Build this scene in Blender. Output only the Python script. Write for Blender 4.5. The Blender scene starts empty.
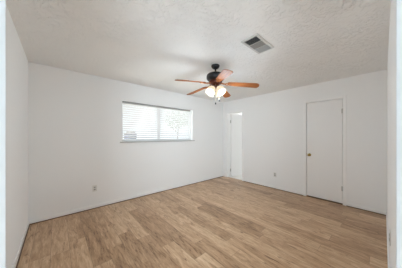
import bpy, bmesh, math, random
from mathutils import Vector, Matrix
S = bpy.context.scene
COL = S.collection
PI = math.pi

# ------------------------------------------------------------------ camera
F_PX, YAW, Y0 = 162.2964, 0.8442, 136.2059
CAM = Vector((4.119, 3.5295, 1.3234))
W, D, H = 4.4382, 3.5683, 2.44            # room: x 0..W, y 0..D
DIRV = Vector((-math.cos(YAW), -math.sin(YAW), 0))
RGT = Vector((-math.sin(YAW), math.cos(YAW), 0))
cd = bpy.data.cameras.new('camera')
cam = bpy.data.objects.new('camera', cd)
COL.objects.link(cam)
cam.location = CAM
cam.rotation_euler = DIRV.to_track_quat('-Z', 'Y').to_euler()
cd.sensor_fit = 'HORIZONTAL'
cd.sensor_width = 36
cd.lens = 36 * F_PX / 402
cd.shift_y = (Y0 - 134) / 402
cd.clip_start = 0.01
S.camera = cam

# ------------------------------------------------------------------ world, lamps, exposure
w = bpy.data.worlds.new('world')
S.world = w
w.use_nodes = True
nt = w.node_tree
bg = nt.nodes['Background']
bg.inputs['Color'].default_value = (0.90, 0.95, 1.0, 1)
bg.inputs['Strength'].default_value = 2.0

sun = bpy.data.lights.new('sun', 'SUN')
sun.energy = 20
sun.angle = 0.02
sun.color = (1, .95, .88)
so = bpy.data.objects.new('sun', sun)
COL.objects.link(so)
so.rotation_euler = Vector((-0.95, -0.12, -1.0)).to_track_quat('-Z', 'Y').to_euler()


def area(name, loc, direction, sx, sy, energy, color=(1, 1, 1), portal=False):
    l = bpy.data.lights.new(name, 'AREA')
    l.shape = 'RECTANGLE'
    l.size, l.size_y = sx, sy
    l.energy = energy
    l.color = color
    o = bpy.data.objects.new(name, l)
    COL.objects.link(o)
    o.location = loc
    o.rotation_euler = Vector(direction).to_track_quat('-Z', 'Y').to_euler()
    if portal:
        l.cycles.is_portal = True
    return o


P0 = CAM + DIRV * 0.3616                   # middle of the diagonal doorway, room face
P0.z = 0


def dg(lat, back, z):                      # frame of the diagonal doorway
    return P0 + RGT * lat - DIRV * back + Vector((0, 0, z))


area('window_portal', (2.21, -0.155, 1.63), (0, 1, 0), 1.86, .86, 1, portal=True)
hd = area('room_fill', dg(0, 1.55, 1.10), DIRV + Vector((0, 0, .03)), .8, 1.5, 33, (.75, .895, 1))  # unseen panel added behind the camera to fill the room with light
hd.data.spread = math.radians(130)
area('hall_fill', dg(0, .75, 2.42), (0, 0, -1), 1.2, .7, 6, (.84, .93, 1))  # unseen overhead panel added to brighten the hall and jambs
area('bath_lamp', (-1.35, .32, 2.40), (0, 0, -1), .6, .6, 7.5, (1, .99, .97))

S.view_settings.view_transform = 'Standard'
S.view_settings.look = 'None'
S.view_settings.gamma = 1
S.cycles.max_bounces = 24
S.cycles.diffuse_bounces = 16
S.view_settings.use_curve_mapping = False
S.view_settings.exposure = 0.35


# ------------------------------------------------------------------ materials
def mat(name, color, rough=.5, metal=0.0, spec=.5, bump=None):
    m = bpy.data.materials.new(name)
    m.use_nodes = True
    n = m.node_tree.nodes
    l = m.node_tree.links
    b = n['Principled BSDF']
    b.inputs['Base Color'].default_value = (*color, 1)
    b.inputs['Roughness'].default_value = rough
    b.inputs['Metallic'].default_value = metal
    b.inputs['Specular IOR Level'].default_value = spec
    tc = n.new('ShaderNodeTexCoord')
    if bump:
        sc, st, di = bump
        tx = n.new('ShaderNodeTexNoise')
        tx.inputs['Scale'].default_value = sc
        tx.inputs['Detail'].default_value = 3
        l.new(tc.outputs['Object'], tx.inputs['Vector'])
        bp = n.new('ShaderNodeBump')
        bp.inputs['Strength'].default_value = st
        bp.inputs['Distance'].default_value = di
        l.new(tx.outputs['Fac'], bp.inputs['Height'])
        l.new(bp.outputs['Normal'], b.inputs['Normal'])
    return m


def ramp(n, stops):
    r = n.new('ShaderNodeValToRGB')
    e = r.color_ramp.elements
    while len(e) < len(stops):
        e.new(0.5)
    for k, (p, c) in enumerate(stops):
        e[k].position = p
        e[k].color = (*c, 1) if len(c) == 3 else c
    return r


M_WALL = mat('wall_paint', (.885, .89, .89), .75, spec=.2, bump=(55, .06, .004))
M_TRIM = mat('trim_paint', (.90, .90, .895), .4, spec=.4)
M_DOOR = mat('door_paint', (.86, .86, .855), .42, spec=.4, bump=(9, .03, .002))
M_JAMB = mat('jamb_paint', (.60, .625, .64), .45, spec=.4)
M_BLACK = mat('black_metal', (.012, .012, .014), .38, .3)
M_BRONZE = mat('bronze_metal', (.11, .035, .022), .35, .8)
M_COPPER = mat('antique_copper', (.45, .19, .08), .35, .9)
M_BRASS = mat('brass', (.30, .22, .06), .28, 1.0)
M_STEEL = mat('painted_hinge', (.55, .54, .52), .45, .3)
M_PLATE = mat('outlet_plastic', (.74, .73, .70), .4)
M_SLOT = mat('outlet_face', (.36, .355, .345), .5)
M_DARK = mat('dark_slot', (.02, .02, .02), .7)
M_VENT = mat('vent_white', (.62, .61, .59), .5, bump=(40, .02, .002))
M_LOUVRE = mat('vent_louvre', (.33, .33, .32), .5)
M_VENTIN = mat('vent_dark', (.035, .035, .033), .8)
M_VINYL = mat('window_vinyl', (.80, .81, .82), .4)
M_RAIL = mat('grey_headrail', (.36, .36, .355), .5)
M_SILL = mat('grey_sill', (.56, .56, .55), .45)  # grey base colour stands in for the shadow line under the sill edge
M_TILE = mat('bath_tile', (.80, .79, .77), .35)
M_CHAIN = mat('chain_metal', (.42, .36, .26), .35, .8)
M_EXT = mat('exterior_siding', (.10, .12, .20), .8)
M_ROOF = mat('exterior_roof', (.25, .24, .24), .9, bump=(30, .3, .02))
M_BARK = mat('tree_bark', (.12, .09, .06), .9, bump=(20, .5, .02))
M_LEAF = mat('tree_leaf', (.20, .28, .17), .7)
M_LAWN = mat('pale_gravel', (.50, .49, .46), .9, bump=(25, .5, .03))

# ceiling: knockdown texture trowelled on in patches
M_CEIL = mat('ceiling_paint', (.90, .90, .89), .8, spec=.15)
n, l = M_CEIL.node_tree.nodes, M_CEIL.node_tree.links
tc = n['Texture Coordinate']
a = n.new('ShaderNodeTexNoise')
a.inputs['Scale'].default_value = 16
a.inputs['Detail'].default_value = 5
a.inputs['Distortion'].default_value = 1.2
l.new(tc.outputs['Object'], a.inputs['Vector'])
r1 = ramp(n, [(.47, (0, 0, 0)), (.56, (1, 1, 1))])
l.new(a.outputs['Fac'], r1.inputs['Fac'])
b2 = n.new('ShaderNodeTexNoise')
b2.inputs['Scale'].default_value = 2.0
b2.inputs['Detail'].default_value = 2
l.new(tc.outputs['Object'], b2.inputs['Vector'])
r2 = ramp(n, [(.34, (.2, .2, .2)), (.56, (1, 1, 1))])
l.new(b2.outputs['Fac'], r2.inputs['Fac'])
mu = n.new('ShaderNodeMath')
mu.operation = 'MULTIPLY'
l.new(r1.outputs['Color'], mu.inputs[0])
l.new(r2.outputs['Color'], mu.inputs[1])
bp = n.new('ShaderNodeBump')
bp.inputs['Strength'].default_value = .75
bp.inputs['Distance'].default_value = .0105
l.new(mu.outputs[0], bp.inputs['Height'])
l.new(bp.outputs['Normal'], n['Principled BSDF'].inputs['Normal'])


# floor: oak laminate planks running along y
def floor_material():
    m = bpy.data.materials.new('oak_laminate')
    m.use_nodes = True
    n, l = m.node_tree.nodes, m.node_tree.links
    bs = n['Principled BSDF']
    tc = n.new('ShaderNodeTexCoord')
    sp = n.new('ShaderNodeSeparateXYZ')
    l.new(tc.outputs['Object'], sp.inputs[0])

    def math_(op, a, b=None, c=None):
        q = n.new('ShaderNodeMath')
        q.operation = op
        for k, v in enumerate((a, b, c)):
            if v is None:
                continue
            if isinstance(v, (int, float)):
                q.inputs[k].default_value = v
            else:
                l.new(v, q.inputs[k])
        return q.outputs[0]
    PW, PL = .165, 1.22
    u = math_('DIVIDE', math_('ADD', sp.outputs['X'], 10.02), PW)
    row = math_('FLOOR', u)
    fu = math_('FRACT', u)
    wn = n.new('ShaderNodeTexWhiteNoise')
    wn.noise_dimensions = '1D'
    l.new(row, wn.inputs['W'])
    v = math_('ADD', math_('DIVIDE', math_('ADD', sp.outputs['Y'], 20), PL), wn.outputs['Value'])
    pid = math_('FLOOR', v)
    fv = math_('FRACT', v)
    cb = n.new('ShaderNodeCombineXYZ')
    l.new(row, cb.inputs[0])
    l.new(pid, cb.inputs[1])
    wn2 = n.new('ShaderNodeTexWhiteNoise')
    wn2.noise_dimensions = '3D'
    l.new(cb.outputs[0], wn2.inputs['Vector'])
    # printed strips inside a plank: long cathedral figure
    off = n.new('ShaderNodeVectorMath')
    off.operation = 'MULTIPLY_ADD'
    l.new(wn2.outputs['Color'], off.inputs[0])
    off.inputs[1].default_value = (37, 53, 11)
    l.new(tc.outputs['Object'], off.inputs[2])

    def noise(scale_vec, detail, dist, rough=.6):
        mp = n.new('ShaderNodeMapping')
        mp.inputs['Scale'].default_value = scale_vec
        l.new(off.outputs[0], mp.inputs['Vector'])
        t = n.new('ShaderNodeTexNoise')
        t.inputs['Scale'].default_value = 1
        t.inputs['Detail'].default_value = detail
        t.inputs['Roughness'].default_value = rough
        t.inputs['Distortion'].default_value = dist
        l.new(mp.outputs[0], t.inputs['Vector'])
        return t.outputs['Fac']
    broad = noise((16, 2.4, 1), 5, 1.4, .62)
    fine = noise((70, 7, 1), 5, 1.2, .75)
    knots = noise((24, 4.5, 1), 3, 1.4, .55)
    tone = math_('ADD', math_('MULTIPLY', wn2.outputs['Value'], .23),
                 math_('ADD', math_('MULTIPLY', broad, .72), math_('MULTIPLY', fine, .62)))
    tone = math_('SUBTRACT', tone, .28)
    rp = ramp(n, [(.20, (.115, .058, .026)), (.38, (.34, .203, .110)), (.54, (.495, .320, .188)), (.76, (.685, .495, .325))])
    l.new(tone, rp.inputs['Fac'])
    rk = ramp(n, [(.60, (1, 1, 1)), (.72, (.42, .35, .30))])
    l.new(knots, rk.inputs['Fac'])
    mx = n.new('ShaderNodeMix')
    mx.data_type = 'RGBA'
    mx.blend_type = 'MULTIPLY'
    mx.inputs['Factor'].default_value = 1
    l.new(rp.outputs['Color'], mx.inputs['A'])
    l.new(rk.outputs['Color'], mx.inputs['B'])
    # joints
    du = math_('MULTIPLY', math_('MINIMUM', fu, math_('SUBTRACT', 1, fu)), PW)
    dv = math_('MULTIPLY', math_('MINIMUM', fv, math_('SUBTRACT', 1, fv)), PL)
    gap = math_('LESS_THAN', math_('MINIMUM', du, dv), .0016)
    mg = n.new('ShaderNodeMix')
    mg.data_type = 'RGBA'
    l.new(math_('MULTIPLY', gap, .5), mg.inputs['Factor'])
    l.new(mx.outputs['Result'], mg.inputs['A'])
    mg.inputs['B'].default_value = (.05, .03, .018, 1)
    l.new(mg.outputs['Result'], bs.inputs['Base Color'])
    bs.inputs['Roughness'].default_value = .29
    bs.inputs['Specular IOR Level'].default_value = .4
    bp = n.new('ShaderNodeBump')
    bp.inputs['Strength'].default_value = .12
    bp.inputs['Distance'].default_value = .002
    l.new(fine, bp.inputs['Height'])
    l.new(bp.outputs['Normal'], bs.inputs['Normal'])
    return m


M_FLOOR = floor_material()


def blade_material():
    m = mat('cherry_blade', (.35, .13, .05), .6, spec=.2)
    n, l = m.node_tree.nodes, m.node_tree.links
    mp = n.new('ShaderNodeMapping')
    mp.inputs['Scale'].default_value = (3, 45, 20)
    l.new(n['Texture Coordinate'].outputs['Object'], mp.inputs['Vector'])
    t = n.new('ShaderNodeTexNoise')
    t.inputs['Scale'].default_value = 1
    t.inputs['Detail'].default_value = 4
    l.new(mp.outputs[0], t.inputs['Vector'])
    r = ramp(n, [(.3, (.19, .052, .015)), (.7, (.43, .155, .045))])
    l.new(t.outputs['Fac'], r.inputs['Fac'])
    l.new(r.outputs['Color'], n['Principled BSDF'].inputs['Base Color'])
    return m


M_BLADE = blade_material()


def shade_material():
    m = bpy.data.materials.new('lit_frosted_glass')
    m.use_nodes = True
    b = m.node_tree.nodes['Principled BSDF']
    b.inputs['Base Color'].default_value = (.14, .13, .11, 1)
    b.inputs['Roughness'].default_value = .4
    b.inputs['Emission Color'].default_value = (1, .80, .56, 1)
    b.inputs['Emission Strength'].default_value = .75
    return m


M_SHADE = shade_material()
M_BULB = bpy.data.materials.new('lit_bulb')
M_BULB.use_nodes = True
M_BULB.node_tree.nodes['Principled BSDF'].inputs['Emission Color'].default_value = (1, .84, .62, 1)
M_BULB.node_tree.nodes['Principled BSDF'].inputs['Emission Strength'].default_value = 30


def slat_material():
    m = bpy.data.materials.new('blind_slat')
    m.use_nodes = True
    n, l = m.node_tree.nodes, m.node_tree.links
    b = n['Principled BSDF']
    b.inputs['Base Color'].default_value = (.86, .86, .86, 1)
    b.inputs['Roughness'].default_value = .5
    t = n.new('ShaderNodeBsdfTranslucent')
    t.inputs['Color'].default_value = (.8, .81, .83, 1)
    mx = n.new('ShaderNodeMixShader')
    mx.inputs[0].default_value = .06
    l.new(b.outputs[0], mx.inputs[1])
    l.new(t.outputs[0], mx.inputs[2])
    l.new(mx.outputs[0], n['Material Output'].inputs['Surface'])
    return m


M_SLAT = slat_material()


def glass_material():
    m = bpy.data.materials.new('window_glass')
    m.use_nodes = True
    n, l = m.node_tree.nodes, m.node_tree.links
    t = n.new('ShaderNodeBsdfTransparent')
    t.inputs['Color'].default_value = (.93, .95, .95, 1)
    g = n.new('ShaderNodeBsdfGlossy')
    g.inputs['Roughness'].default_value = .02
    mx = n.new('ShaderNodeMixShader')
    mx.inputs[0].default_value = .06
    l.new(t.outputs[0], mx.inputs[1])
    l.new(g.outputs[0], mx.inputs[2])
    l.new(mx.outputs[0], n['Material Output'].inputs['Surface'])
    return m


M_GLASS = glass_material()


# ------------------------------------------------------------------ mesh helpers
def box(bm, x0, x1, y0, y1, z0, z1, bev=0.0, mtx=None):
    r = bmesh.ops.create_cube(bm, size=1)
    vs = r['verts']
    for v in vs:
        v.co = Vector((x0 + (v.co.x + .5) * (x1 - x0), y0 + (v.co.y + .5) * (y1 - y0), z0 + (v.co.z + .5) * (z1 - z0)))
    if bev:
        es = list({e for v in vs for e in v.link_edges})
        o = bmesh.ops.bevel(bm, geom=es, offset=bev, segments=2, affect='EDGES', profile=.6)
        vs = list({v for f in o['faces'] for v in f.verts} | {v for v in vs if v.is_valid})
    if mtx is not None:
        bmesh.ops.transform(bm, matrix=mtx, verts=[v for v in vs if v.is_valid])
    return bm


def lathe(bm, prof, seg=32, mtx=None):
    rings = []
    for (r, z) in prof:
        if r < 1e-6:
            rings.append([bm.verts.new((0, 0, z))])
        else:
            rings.append([bm.verts.new((r * math.cos(2 * PI * k / seg), r * math.sin(2 * PI * k / seg), z)) for k in range(seg)])
    for a, b in zip(rings, rings[1:]):
        for k in range(seg):
            k2 = (k + 1) % seg
            if len(a) == 1 and len(b) == 1:
                continue
            if len(a) == 1:
                bm.faces.new((a[0], b[k2], b[k]))
            elif len(b) == 1:
                bm.faces.new((a[k], a[k2], b[0]))
            else:
                bm.faces.new((a[k], a[k2], b[k2], b[k]))
    if mtx is not None:
        bmesh.ops.transform(bm, matrix=mtx, verts=[v for r in rings for v in r])
    return bm


def tube(bm, pts, rad, seg=8):
    pts = [Vector(p) for p in pts]
    rads = rad if isinstance(rad, (list, tuple)) else [rad] * len(pts)
    rings = []
    for i, p in enumerate(pts):
        t = (pts[min(i + 1, len(pts) - 1)] - pts[max(i - 1, 0)]).normalized()
        up = Vector((0, 0, 1)) if abs(t.z) < .9 else Vector((1, 0, 0))
        a = t.cross(up).normalized()
        b = t.cross(a).normalized()
        rings.append([bm.verts.new(p + rads[i] * (a * math.cos(2 * PI * k / seg) + b * math.sin(2 * PI * k / seg))) for k in range(seg)])
    for a, b in zip(rings, rings[1:]):
        for k in range(seg):
            bm.faces.new((a[k], a[(k + 1) % seg], b[(k + 1) % seg], b[k]))
    bm.faces.new(rings[0][::-1])
    bm.faces.new(rings[-1])
    return bm


def prism(bm, outline, z0, z1, mtx=None, bev=0):
    lo = [bm.verts.new((x, y, z0)) for x, y in outline]
    hi = [bm.verts.new((x, y, z1)) for x, y in outline]
    k = len(outline)
    fs = [bm.faces.new(lo[::-1]), bm.faces.new(hi)]
    for i in range(k):
        fs.append(bm.faces.new((lo[i], lo[(i + 1) % k], hi[(i + 1) % k], hi[i])))
    if bev:
        es = list(set(fs[0].edges) | set(fs[1].edges))
        bmesh.ops.bevel(bm, geom=es, offset=bev, segments=2, affect='EDGES')
    if mtx is not None:
        bmesh.ops.transform(bm, matrix=mtx, verts=bm.verts)
    return bm


def obj(name, bm, material, parent=None, smooth=False, kind=None, label=None):
    bmesh.ops.recalc_face_normals(bm, faces=bm.faces)
    me = bpy.data.meshes.new(name)
    bm.to_mesh(me)
    bm.free()
    me.materials.append(material)
    if smooth:
        for p in me.polygons:
            p.use_smooth = True
        me.set_sharp_from_angle(angle=math.radians(40))
    o = bpy.data.objects.new(name, me)
    COL.objects.link(o)
    if parent:
        o.parent = parent
    if kind:
        o['kind'] = kind
    if label:
        o['label'] = label
    return o


def struct(name, bm, m, parent=None, smooth=False):
    return obj(name, bm, m, parent, smooth, None if parent else 'structure')


def thing(name, label, cat, loc, rot=(0, 0, 0), group=None):
    o = bpy.data.objects.new(name, None)
    COL.objects.link(o)
    o.empty_display_size = .1
    o.location = loc
    o.rotation_euler = rot
    o['label'] = label
    o['category'] = cat
    if group:
        o['group'] = group
    return o


def tag(o, label, cat, group=None):
    o['label'] = label
    o['category'] = cat
    if group:
        o['group'] = group
    return o


NB = bmesh.new
DM = Matrix.Translation(P0) @ Matrix(((RGT.x, -DIRV.x, 0, 0), (RGT.y, -DIRV.y, 0, 0), (0, 0, 1, 0), (0, 0, 0, 1)))

# ------------------------------------------------------------------ the shell
T = .115                                    # partition thickness
WX0, WX1, WZ0, WZ1 = 1.292, 3.125, 1.215, 2.045   # window opening
D1A, D1B, D1H = 2.396, 3.006, 2.052         # flush door opening on the right wall
D2A, D2B, D2H = .168, .733, 2.05            # doorway to the bright bath

bm = NB()
box(bm, -.05, 6.2, -.15, 5.3, -.12, 0)
struct('floor', bm, M_FLOOR)
bm = NB()
box(bm, -2.1, -.05, -.15, 4.2, -.12, 0)
struct('floor_bath', bm, M_TILE)
bm = NB()
box(bm, -2.1, 6.2, -.15, 5.3, H, H + .12)
struct('ceiling', bm, M_CEIL)

bm = NB()
Y1, Y2 = -.15, 0
box(bm, -2.1, WX0, Y1, Y2, 0, H)
box(bm, WX1, W + T, Y1, Y2, 0, H)
box(bm, WX0, WX1, Y1, Y2, 0, WZ0 - .025)
box(bm, WX0, WX1, Y1, Y2, WZ1, H)
struct('wall_window', bm, M_WALL)

J = .018                                    # jamb board thickness
bm = NB()
box(bm, -T, 0, 0, D2A - J, 0, H)
box(bm, -T, 0, D2A - J, D2B + J, D2H + J, H)
box(bm, -T, 0, D2B + J, D1A - J, 0, H)
box(bm, -T, 0, D1A - J, D1B + J, D1H + J, H)
box(bm, -T, 0, D1B + J, D, 0, H)
struct('wall_right', bm, M_WALL)
bm = NB()
box(bm, W, W + T, 0, 2.765, 0, H)
struct('wall_left', bm, M_WALL)
bm = NB()
box(bm, -2.1, 3.515, D, D + T, 0, H)
struct('wall_near', bm, M_WALL)

# the doorway across the near left corner, and the hall behind the camera
OPN = .4340
bm = NB()
box(bm, -1.4, -OPN - .02, 0, T, 0, H, mtx=DM)
box(bm, OPN + .02, .4900, 0, T, 0, H, mtx=DM)
box(bm, .4900, 1.4, .065, T, 0, H, mtx=DM)
box(bm, -OPN - .02, OPN + .02, 0, T, 2.07, H, mtx=DM)
struct('wall_doorway', bm, M_WALL)
bm = NB()
for s in (-1, 1):
    x0, x1 = sorted((s * OPN, s * (OPN + .02)))
    box(bm, x0, x1, 0, T, 0, 2.07, .002, mtx=DM)
box(bm, -OPN, OPN, 0, T, 2.05, 2.07, .002, mtx=DM)
box(bm, -OPN - .08, -OPN - .022, -.012, 0, 0, 2.12, .003, mtx=DM)
box(bm, -OPN - .08, OPN + .02, -.012, 0, 2.072, 2.13, .003, mtx=DM)
struct('trim_3', bm, M_JAMB)
bm = NB()
box(bm, -1.5, 1.5, 1.6, 1.7, 0, H, mtx=DM)
box(bm, -1.5, -1.4, 0, 1.6, 0, H, mtx=DM)
box(bm, 1.4, 1.5, .065, 1.6, 0, H, mtx=DM)
struct('wall_hall', bm, M_WALL)

# bath and closet beyond the right wall
bm = NB()
box(bm, -2.1, -2.0, 0, 4.2, 0, H)
box(bm, -2.0, -T, 1.5, 1.6, 0, H)
box(bm, -1.0, -.9, 1.6, D, 0, H)
struct('wall_bath', bm, M_WALL)

# baseboards
BH, BT = .062, .011
bm = NB()
box(bm, BT, W - BT, 0, BT, 0, BH, .003)
struct('baseboard_window', bm, M_TRIM)
bm = NB()
box(bm, 0, BT, 0, D2A - .055, 0, BH, .003)
box(bm, 0, BT, D2B + .055, D1A - .055, 0, BH, .003)
box(bm, 0, BT, D1B + .055, D, 0, BH, .003)
struct('baseboard_right', bm, M_TRIM)
bm = NB()
box(bm, W - BT, W, 0, 2.75, 0, BH, .003)
struct('baseboard_left', bm, M_TRIM)
bm = NB()
box(bm, BT, 3.48, D - BT, D, 0, BH, .003)
struct('baseboard_near', bm, M_TRIM)


# dark brown strip at the foot of the baseboards
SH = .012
M_STRIP = mat('dark_brown_strip', (.13, .075, .042), .5)
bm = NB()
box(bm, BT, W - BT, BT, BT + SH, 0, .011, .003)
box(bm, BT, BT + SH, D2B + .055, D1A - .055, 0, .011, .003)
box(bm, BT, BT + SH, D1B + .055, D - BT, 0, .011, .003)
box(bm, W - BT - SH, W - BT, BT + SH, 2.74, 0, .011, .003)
box(bm, -.075, -.002, D1A, D1B, 0, .010, .002)  # strip added below the closed door, its dark colour gives the gap's shade
struct('trim_4', bm, M_STRIP)


# door casings and jambs
def casing(name, a, b, h, cw, stop=True):
    bm = NB()
    box(bm, -T - .004, .004, a - J, a, 0, h + J, .002)
    box(bm, -T - .004, .004, b, b + J, 0, h + J, .002)
    box(bm, -T - .004, .004, a, b, h, h + J, .002)
    box(bm, 0, .014, a - .006 - cw, a - .006, 0, h + .006 + cw, .004)
    box(bm, 0, .014, b + .006, b + .006 + cw, 0, h + .006 + cw, .004)
    box(bm, 0, .014, a - .006, b + .006, h + .006, h + .006 + cw, .004)
    if stop:
        box(bm, -.058, -.046, a, a + .010, 0, h)
        box(bm, -.058, -.046, b - .010, b, 0, h)
        box(bm, -.058, -.046, a, b, h - .010, h)
    return struct(name, bm, M_TRIM)


casing('trim_1', D1A, D1B, D1H, .046)
casing('trim_2', D2A, D2B, D2H, .050, stop=False)


def hinge(parent, loc, name='hinge', rz=0, m=M_STEEL, r=.0085):
    bm = NB()
    mt = Matrix.Translation(loc)
    lathe(bm, [(0, -.047), (r * .7, -.047), (r, -.044), (r, .044), (r * .7, .047), (0, .047)], 12, mt)
    box(bm, -.002, .0025, -.021, .021, -.044, .044, mtx=mt @ Matrix.Rotation(rz, 4, 'Z'))
    return obj(name, bm, m, parent, True, label='small painted butt hinge')


def knob(parent, loc, axis_rot, m=M_BRASS, side=1):
    mt = Matrix.Translation(loc) @ Matrix.Rotation(axis_rot, 4, 'Z') @ Matrix.Rotation(PI / 2, 4, 'Y')
    bm = NB()
    lathe(bm, [(0, .018), (.010, .018), (.011, .030), (.016, .036), (.025, .043), (.0275, .053), (.024, .062), (.012, .067), (0, .068)], 24, mt)
    k = obj('door_knob', bm, m, parent, True, label='brass round door knob')
    bm = NB()
    lathe(bm, [(0, 0), (.031, 0), (.031, .004), (.024, .009), (.012, .012), (.0105, .020), (0, .020)], 24, mt)
    obj('knob_rose', bm, m, k, True)
    return k


# closed flush door
bm = NB()
box(bm, -.042, -.006, D1A + .006, D1B - .005, .024, D1H - .006, .0025)
d1 = struct('door_1', bm, M_DOOR)
d1['label'] = 'closed plain white flush door with brass knob on the right wall'
knob(d1, (-.006, D1A + .060, .918), 0)
for z in (1.81, .31):
    hinge(d1, (.004, D1B + .002, z))
bm = NB()
box(bm, -.034, -.012, D1A + .0005, D1A + .0045, .888, .948)
obj('latch_plate', bm, M_BRASS, d1)

# door standing open into the bath
A2 = math.radians(78)
bm = NB()
box(bm, .003, .040, .004, .545, .016, D2H - .006, .0025)
d2 = struct('door_2', bm, M_DOOR)
d2.location = (-T - .004, D2A + .036, 0)
d2.rotation_euler = (0, 0, A2)
d2['label'] = 'white flush door standing open into the bright room in the far corner'
knob(d2, (.040, .492, .955), 0, M_STEEL)
for z in (1.80, .22):
    bm = NB()
    mt = Matrix.Translation((0, 0, z))
    lathe(bm, [(0, -.047), (.006, -.047), (.008, -.044), (.008, .044), (.006, .047), (0, .047)], 12, mt)
    box(bm, .004, .036, .0015, .005, -.044, .044, mtx=mt)
    obj('hinge', bm, M_STEEL, d2, True, label='small painted butt hinge')

# ------------------------------------------------------------------ window
bm = NB()
FY0, FY1 = -.148, -.085
fw = .035
SZ = WZ0
box(bm, WX0, WX0 + fw, FY0, FY1, SZ, WZ1, .003)
box(bm, WX1 - fw, WX1, FY0, FY1, SZ, WZ1, .003)
box(bm, WX0 + fw, WX1 - fw, FY0, FY1, SZ, SZ + fw, .003)
box(bm, WX0 + fw, WX1 - fw, FY0, FY1, WZ1 - fw, WZ1, .003)
win = struct('window_1', bm, M_VINYL)
win['label'] = 'wide white sliding window with closed-in frame behind the blind'
MX = 2.262
bm = NB()
box(bm, MX - .036, MX + .036, -.135, -.100, SZ + fw, WZ1 - fw, .003)
obj('meeting_stile', bm, M_VINYL, win)
for a_, b_, y_ in ((WX0 + fw, MX - .03, -.112), (MX + .03, WX1 - fw, -.125)):
    bm = NB()
    box(bm, a_, b_, y_ - .002, y_ + .002, SZ + fw, WZ1 - fw)
    obj('pane', bm, M_GLASS, win)
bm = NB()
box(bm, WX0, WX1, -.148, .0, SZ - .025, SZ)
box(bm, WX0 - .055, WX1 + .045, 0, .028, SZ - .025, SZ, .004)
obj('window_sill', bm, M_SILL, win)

# blind hung in the recess
BX0, BX1 = WX0 + .070, WX1 - .012
bl = thing('window_blind', 'white horizontal slat blind lowered over the window', 'blind', ((BX0 + BX1) / 2, -.045, WZ1))
hw = (BX1 - BX0) / 2
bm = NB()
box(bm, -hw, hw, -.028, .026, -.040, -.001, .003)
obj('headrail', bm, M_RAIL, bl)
bm = NB()
NS, PITCH = 16, .0455
zt = -.065
for k in range(NS):
    z = zt - k * PITCH
    prev = None
    tilt = math.radians(44)
    up, dn = [], []
    for j in range(7):
        s = -1 + j / 3
        yy, zz = s * .0245, .0025 * (1 - s * s)
        y2 = yy * math.cos(tilt) - zz * math.sin(tilt)
        z2 = yy * math.sin(tilt) + zz * math.cos(tilt)
        for q, lst in ((.0011, up), (-.0011, dn)):
            lst.append([bm.verts.new((x, y2 - q * math.sin(tilt), z + z2 + q)) for x in (-hw + .004, hw - .004)])
    loop = up + dn[::-1]
    for i in range(len(loop)):
        p, q = loop[i], loop[(i + 1) % len(loop)]
        bm.faces.new((p[0], p[1], q[1], q[0]))
    bm.faces.new([p[0] for p in loop][::-1])
    bm.faces.new([p[1] for p in loop])
obj('slats', bm, M_SLAT, bl)
bm = NB()
zb = zt - NS * PITCH + .012
box(bm, -hw + .003, hw - .003, -.025, .025, zb - .012, zb + .006, .004)
obj('bottom_rail', bm, M_TRIM, bl)
for x in (-hw + .15, -.02, hw - .15):
    bm = NB()
    for y in (-.0262, .0262):
        tube(bm, [(x, y, -.035), (x, y, zb)], .0011, 6)
    obj('ladder_cord', bm, M_TRIM, bl)
bm = NB()
tube(bm, [(-hw + .045, .030, -.03), (-hw + .045, .031, -.45), (-hw + .045, .031, -.62)], [.0035, .0035, .005], 8)
obj('tilt_wand', bm, M_VINYL, bl)

# ------------------------------------------------------------------ ceiling fan
FX, FY = 2.248, 1.768
fan = thing('ceiling_fan', 'five blade cherry wood and black ceiling fan with lit glass lamp shades', 'ceiling fan', (FX, FY, H))
bm = NB()
lathe(bm, [(0, 0), (.062, 0), (.066, -.008), (.064, -.022), (.052, -.042), (.030, -.056), (.019, -.062), (0, -.062)], 40)
obj('canopy', bm, M_BLACK, fan, True)
bm = NB()
lathe(bm, [(0, -.055), (.0125, -.055), (.0125, -.140), (.022, -.142), (.022, -.150), (0, -.150)], 20)
obj('downrod', bm, M_BLACK, fan, True)
bm = NB()
lathe(bm, [(0, -.130), (.040, -.130), (.085, -.134), (.122, -.142), (.136, -.155), (.140, -.175), (.140, -.205), (.134, -.222),
           (.118, -.238), (.096, -.246), (0, -.246)], 48)
obj('motor_housing', bm, M_BLACK, fan, True)
bm = NB()
lathe(bm, [(0, -.244), (.098, -.244), (.104, -.252), (.104, -.276), (.098, -.288), (.074, -.296), (.060, -.306), (.060, -.310), (.062, -.314),
           (.058, -.322), (.034, -.330), (0, -.330)], 40)
obj('switch_housing', bm, M_BRONZE, fan, True)

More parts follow.
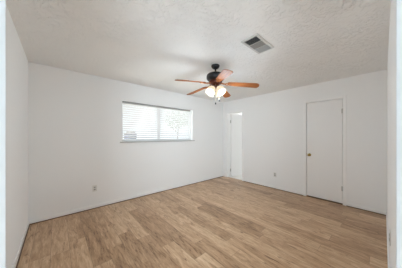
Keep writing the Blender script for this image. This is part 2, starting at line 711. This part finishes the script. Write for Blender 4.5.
R0, R1 = .185, .662
PITCHB = math.radians(-12)
for k in range(5):
    ang = math.radians(-86.5 + 72 * k)
    mt = Matrix.Rotation(ang, 4, 'Z') @ Matrix.Translation((.10, 0, -.290)) @ Matrix.Rotation(.10 - .023 * math.cos(ang), 4, 'Y') @ Matrix.Rotation(PITCHB, 4, 'X') @ Matrix.Translation((-.10, 0, 0))
    # outline: narrow at the root, wide rounded tip
    out = []
    wr, wt = .050, .066
    for t in range(7):
        a_ = PI / 2 + PI * t / 6
        out.append((R0 + .030 + .030 * math.cos(a_), wr * math.sin(a_) * 1.0))
    cr = .050
    for t in range(7):
        a_ = -PI / 2 + PI / 2 * t / 6
        out.append((R1 - cr + cr * math.cos(a_), -wt + cr + cr * math.sin(a_)))
    for t in range(7):
        a_ = PI / 2 * t / 6
        out.append((R1 - cr + cr * math.cos(a_), wt - cr + cr * math.sin(a_)))
    bm = prism(NB(), out, -.003, .003, bev=.0015)
    b = obj('blade', bm, M_BLADE, fan)
    b.matrix_local = mt
    # bracket: arm with a pierced loop under the blade root
    bm = NB()
    tube(bm, [(.080, 0, .006), (.115, 0, -.004), (.150, 0, -.008)], [.012, .010, .011], 10)
    ring = [(.185 + .030 * math.cos(q * PI / 10), .026 * math.sin(q * PI / 10), -.009) for q in range(21)]
    tube(bm, ring, .0075, 8)
    for s in (-1, 0, 1):
        tube(bm, [(.212, s * .012, -.009), (.245, s * .027, -.007), (.262, s * .028, -.006)], [.008, .007, .006], 8)
    obj('blade_bracket', bm, M_COPPER, b, True)

# light kit
bm = NB()
lathe(bm, [(0, -.326), (.036, -.326), (.050, -.336), (.048, -.352), (.030, -.366), (.020, -.385), (.012, -.400), (.015, -.408), (.008, -.420), (0, -.424)], 32)
lk = obj('light_fitter', bm, M_BRONZE, fan, True)
view_ang = math.atan2(-DIRV.y, -DIRV.x)
for k in range(4):
    ang = view_ang + PI / 4 + k * PI / 2
    tilt = math.radians(38)
    base = Matrix.Rotation(ang, 4, 'Z') @ Matrix.Translation((.052, 0, -.352)) @ Matrix.Rotation(-tilt, 4, 'Y') @ Matrix.Diagonal((1.08, 1.08, .90, 1))
    prof = [(.018, .004), (.024, -.004), (.036, -.020), (.050, -.042), (.060, -.070), (.064, -.098), (.062, -.120), (.066, -.134),
            (.063, -.134), (.059, -.120), (.061, -.098), (.057, -.070), (.047, -.042), (.033, -.020), (.021, -.004), (.015, .002)]
    sh = obj('lamp_shade', lathe(NB(), prof, 32), M_SHADE, fan, True, label='glowing frosted glass tulip lamp shade')
    sh.matrix_local = base
    bm = NB()
    lathe(bm, [(0, -.018), (.012, -.022), (.016, -.040), (.026, -.062), (.029, -.080), (.024, -.098), (.012, -.108), (0, -.111)], 20)
    obj('bulb', bm, M_BULB, sh, True)
    pl = bpy.data.lights.new('bulb_light', 'POINT')
    pl.energy = 6
    pl.color = (.765, .895, 1)
    pl.shadow_soft_size = .045
    po = bpy.data.objects.new('bulb_light', pl)
    COL.objects.link(po)
    po.parent = sh
    po.location = (0, 0, -.165)
    bm = NB()
    lathe(bm, [(0, .022), (.014, .020), (.020, .008), (.022, -.006), (.020, -.016), (0, -.018)], 20)
    obj('socket_cup', bm, M_BRONZE, sh, True)
for (lat, fwd, zl) in ((-.004, .065, 1.825), (.052, .060, 1.870)):
    p = RGT * lat - DIRV * fwd
    bm = NB()
    tube(bm, [(p.x * .9, p.y * .9, -.30), (p.x, p.y, -.32), (p.x, p.y, zl - H + .02)], .0016, 6)
    c = obj('pull_chain', bm, M_CHAIN, fan, True, label='thin metal pull chain')
    bm = NB()
    lathe(bm, [(0, .012), (.005, .010), (.0105, -.002), (.0115, -.012), (.007, -.022), (0, -.024)], 16, Matrix.Translation((p.x, p.y, zl - H + .01)))
    obj('pull_knob', bm, M_BLACK, c, True, label='dark pull chain knob')

# ------------------------------------------------------------------ ceiling vent
vx, vy = 2.292, 2.516
vent = thing('ceiling_vent', 'white rectangular three-way air vent on the ceiling right of the fan', 'vent', (vx, vy, H))
vw, vl, fr = .205, .105, .028              # half sizes along x, y
bm = NB()
for (x0, x1, y0, y1) in ((-vw, vw, -vl, -vl + fr), (-vw, vw, vl - fr, vl), (-vw, -vw + fr, -vl + fr, vl - fr), (vw - fr, vw, -vl + fr, vl - fr)):
    box(bm, x0, x1, y0, y1, -.012, 0, .003)
obj('vent_frame', bm, M_VENT, vent)
bm = NB()
box(bm, -vw + fr, vw - fr, -vl + fr, vl - fr, -.0025, -.0005)
obj('vent_duct', bm, M_VENTIN, vent)
iw, il = vw - fr, vl - fr
secs = [(iw, iw - .118), (iw - .118, -iw + .118), (-iw + .118, -iw)]
for q, (xa, xb) in enumerate(secs):
    bm = NB()
    x0, x1 = sorted((xa, xb))
    if q == 1:
        for k in range(9):
            yy = -il + (k + .5) * 2 * il / 9
            box(bm, x0 + .003, x1 - .003, -.010, .010, -.0008, .0008, mtx=Matrix.Translation((0, yy, -.010)) @ Matrix.Rotation(math.radians(42), 4, 'X'))
    else:
        for k in range(7):
            xx = x0 + (k + .5) * (x1 - x0) / 7
            a_ = math.radians(38) * (1 if q == 0 else -1)
            box(bm, -.0105, .0105, -il, il, -.0008, .0008, mtx=Matrix.Translation((xx, 0, -.010)) @ Matrix.Rotation(a_, 4, 'Y'))
    obj('louvre_bank', bm, M_LOUVRE, vent)
for x in (iw - .118, -iw + .118):
    bm = NB()
    box(bm, x - .003, x + .003, -il, il, -.013, -.003)
    obj('vent_divider', bm, M_VENT, vent)


# ------------------------------------------------------------------ outlets
def outlet(loc, rz, label):
    t = thing('wall_outlet', label, 'outlet', loc, (0, 0, rz), 'wall outlets')
    # local: plate on plane y=0 facing +y
    bm = NB()
    box(bm, -.035, .035, 0, .006, -.057, .057, .003)
    obj('cover_plate', bm, M_PLATE, t)
    for s in (-1, 1):
        bm = NB()
        out = []
        for q in range(24):
            a_ = 2 * PI * q / 24
            out.append((.0165 * math.cos(a_), max(-.0125, min(.0125, .0165 * math.sin(a_)))))
        prism(bm, out, 0, .002, Matrix.Translation((0, .0055, s * .0195)) @ Matrix.Rotation(-PI / 2, 4, 'X'))
        rc = obj('receptacle', bm, M_SLOT, t)
        bm = NB()
        for dx in (-.006, .006):
            box(bm, dx - .0011, dx + .0011, .0074, .0079, s * .0195 - .001, s * .0195 + .007)
        lathe(bm, [(0, 0), (.0024, 0), (.0024, .0005), (0, .0005)], 10, Matrix.Translation((0, .0074, s * .0195 - .006)) @ Matrix.Rotation(-PI / 2, 4, 'X'))
        obj('slots', bm, M_DARK, rc)
    bm = NB()
    lathe(bm, [(0, 0), (.003, 0), (.0025, .0012), (0, .0015)], 12, Matrix.Translation((0, .0058, 0)) @ Matrix.Rotation(-PI / 2, 4, 'X'))
    obj('screw', bm, M_STEEL, t)
    return t


outlet((3.598, 0, .365), 0, 'duplex wall outlet on the window wall, low and left below the window')
outlet((0, 1.708, .352), -PI / 2, 'duplex wall outlet low on the right wall between the two doors')
outlet((2.03, D, .475), PI, 'wall outlet seen edge-on on the near wall at the right edge')

# ------------------------------------------------------------------ outside the window
bm = NB()
box(bm, -25, 30, -40, -.16, -.5, -.3)
struct('ground', bm, M_LAWN)

hs = thing('garden_shed', 'small blue-grey shed faintly seen through the lower left of the blind', 'shed', (.36, -8, -.3))
bm = NB()
for k in range(9):
    box(bm, -.25, .25, -.5, .5 - (.012 if k % 2 else 0), k * .2, k * .2 + .2)
obj('shed_wall', bm, M_EXT, hs)
bm = NB()
prism(bm, [(-.31, 0), (.31, 0), (0, .16)], -.6, .6, Matrix.Translation((0, 0, 1.8)) @ Matrix.Rotation(PI / 2, 4, 'X'))
obj('shed_roof', bm, M_ROOF, hs)

random.seed(4)
tr = thing('yard_tree', 'leafy tree faintly seen through the right half of the blind', 'tree', (-4.5, -9.5, -.3))
bm = NB()
tube(bm, [(0, 0, 0), (.08, .02, 1.2), (-.05, .05, 2.4), (.1, 0, 3.6)], [.05, .04, .035, .02], 10)
for k in range(6):
    a_ = k * 1.05
    tube(bm, [(0, .03, 1.9 + .2 * k), (.5 * math.cos(a_), .5 * math.sin(a_), 2.3 + .2 * k), (.9 * math.cos(a_), .9 * math.sin(a_), 2.5 + .22 * k)], [.04, .03, .015], 6)
obj('trunk', bm, M_BARK, tr, True)
bm = NB()
for k in range(1100):
    a_, b_ = random.uniform(0, 2 * PI), math.acos(random.uniform(-1, 1))
    rr = random.random() ** .4
    c = Vector((1.35 * rr * math.sin(b_) * math.cos(a_), 1.35 * rr * math.sin(b_) * math.sin(a_), 3.25 + .95 * rr * math.cos(b_)))
    q = Matrix.Rotation(random.uniform(0, 6), 3, random.choice('XYZ')) @ Matrix.Rotation(random.uniform(0, 6), 3, 'Z')
    s = random.uniform(.07, .13)
    vs = [bm.verts.new(c + q @ Vector(v) * s) for v in ((-1, 0, 0), (0, -.45, .1), (1, 0, 0), (0, .45, .1))]
    bm.faces.new(vs)
lf = obj('foliage', bm, M_LEAF, tr)
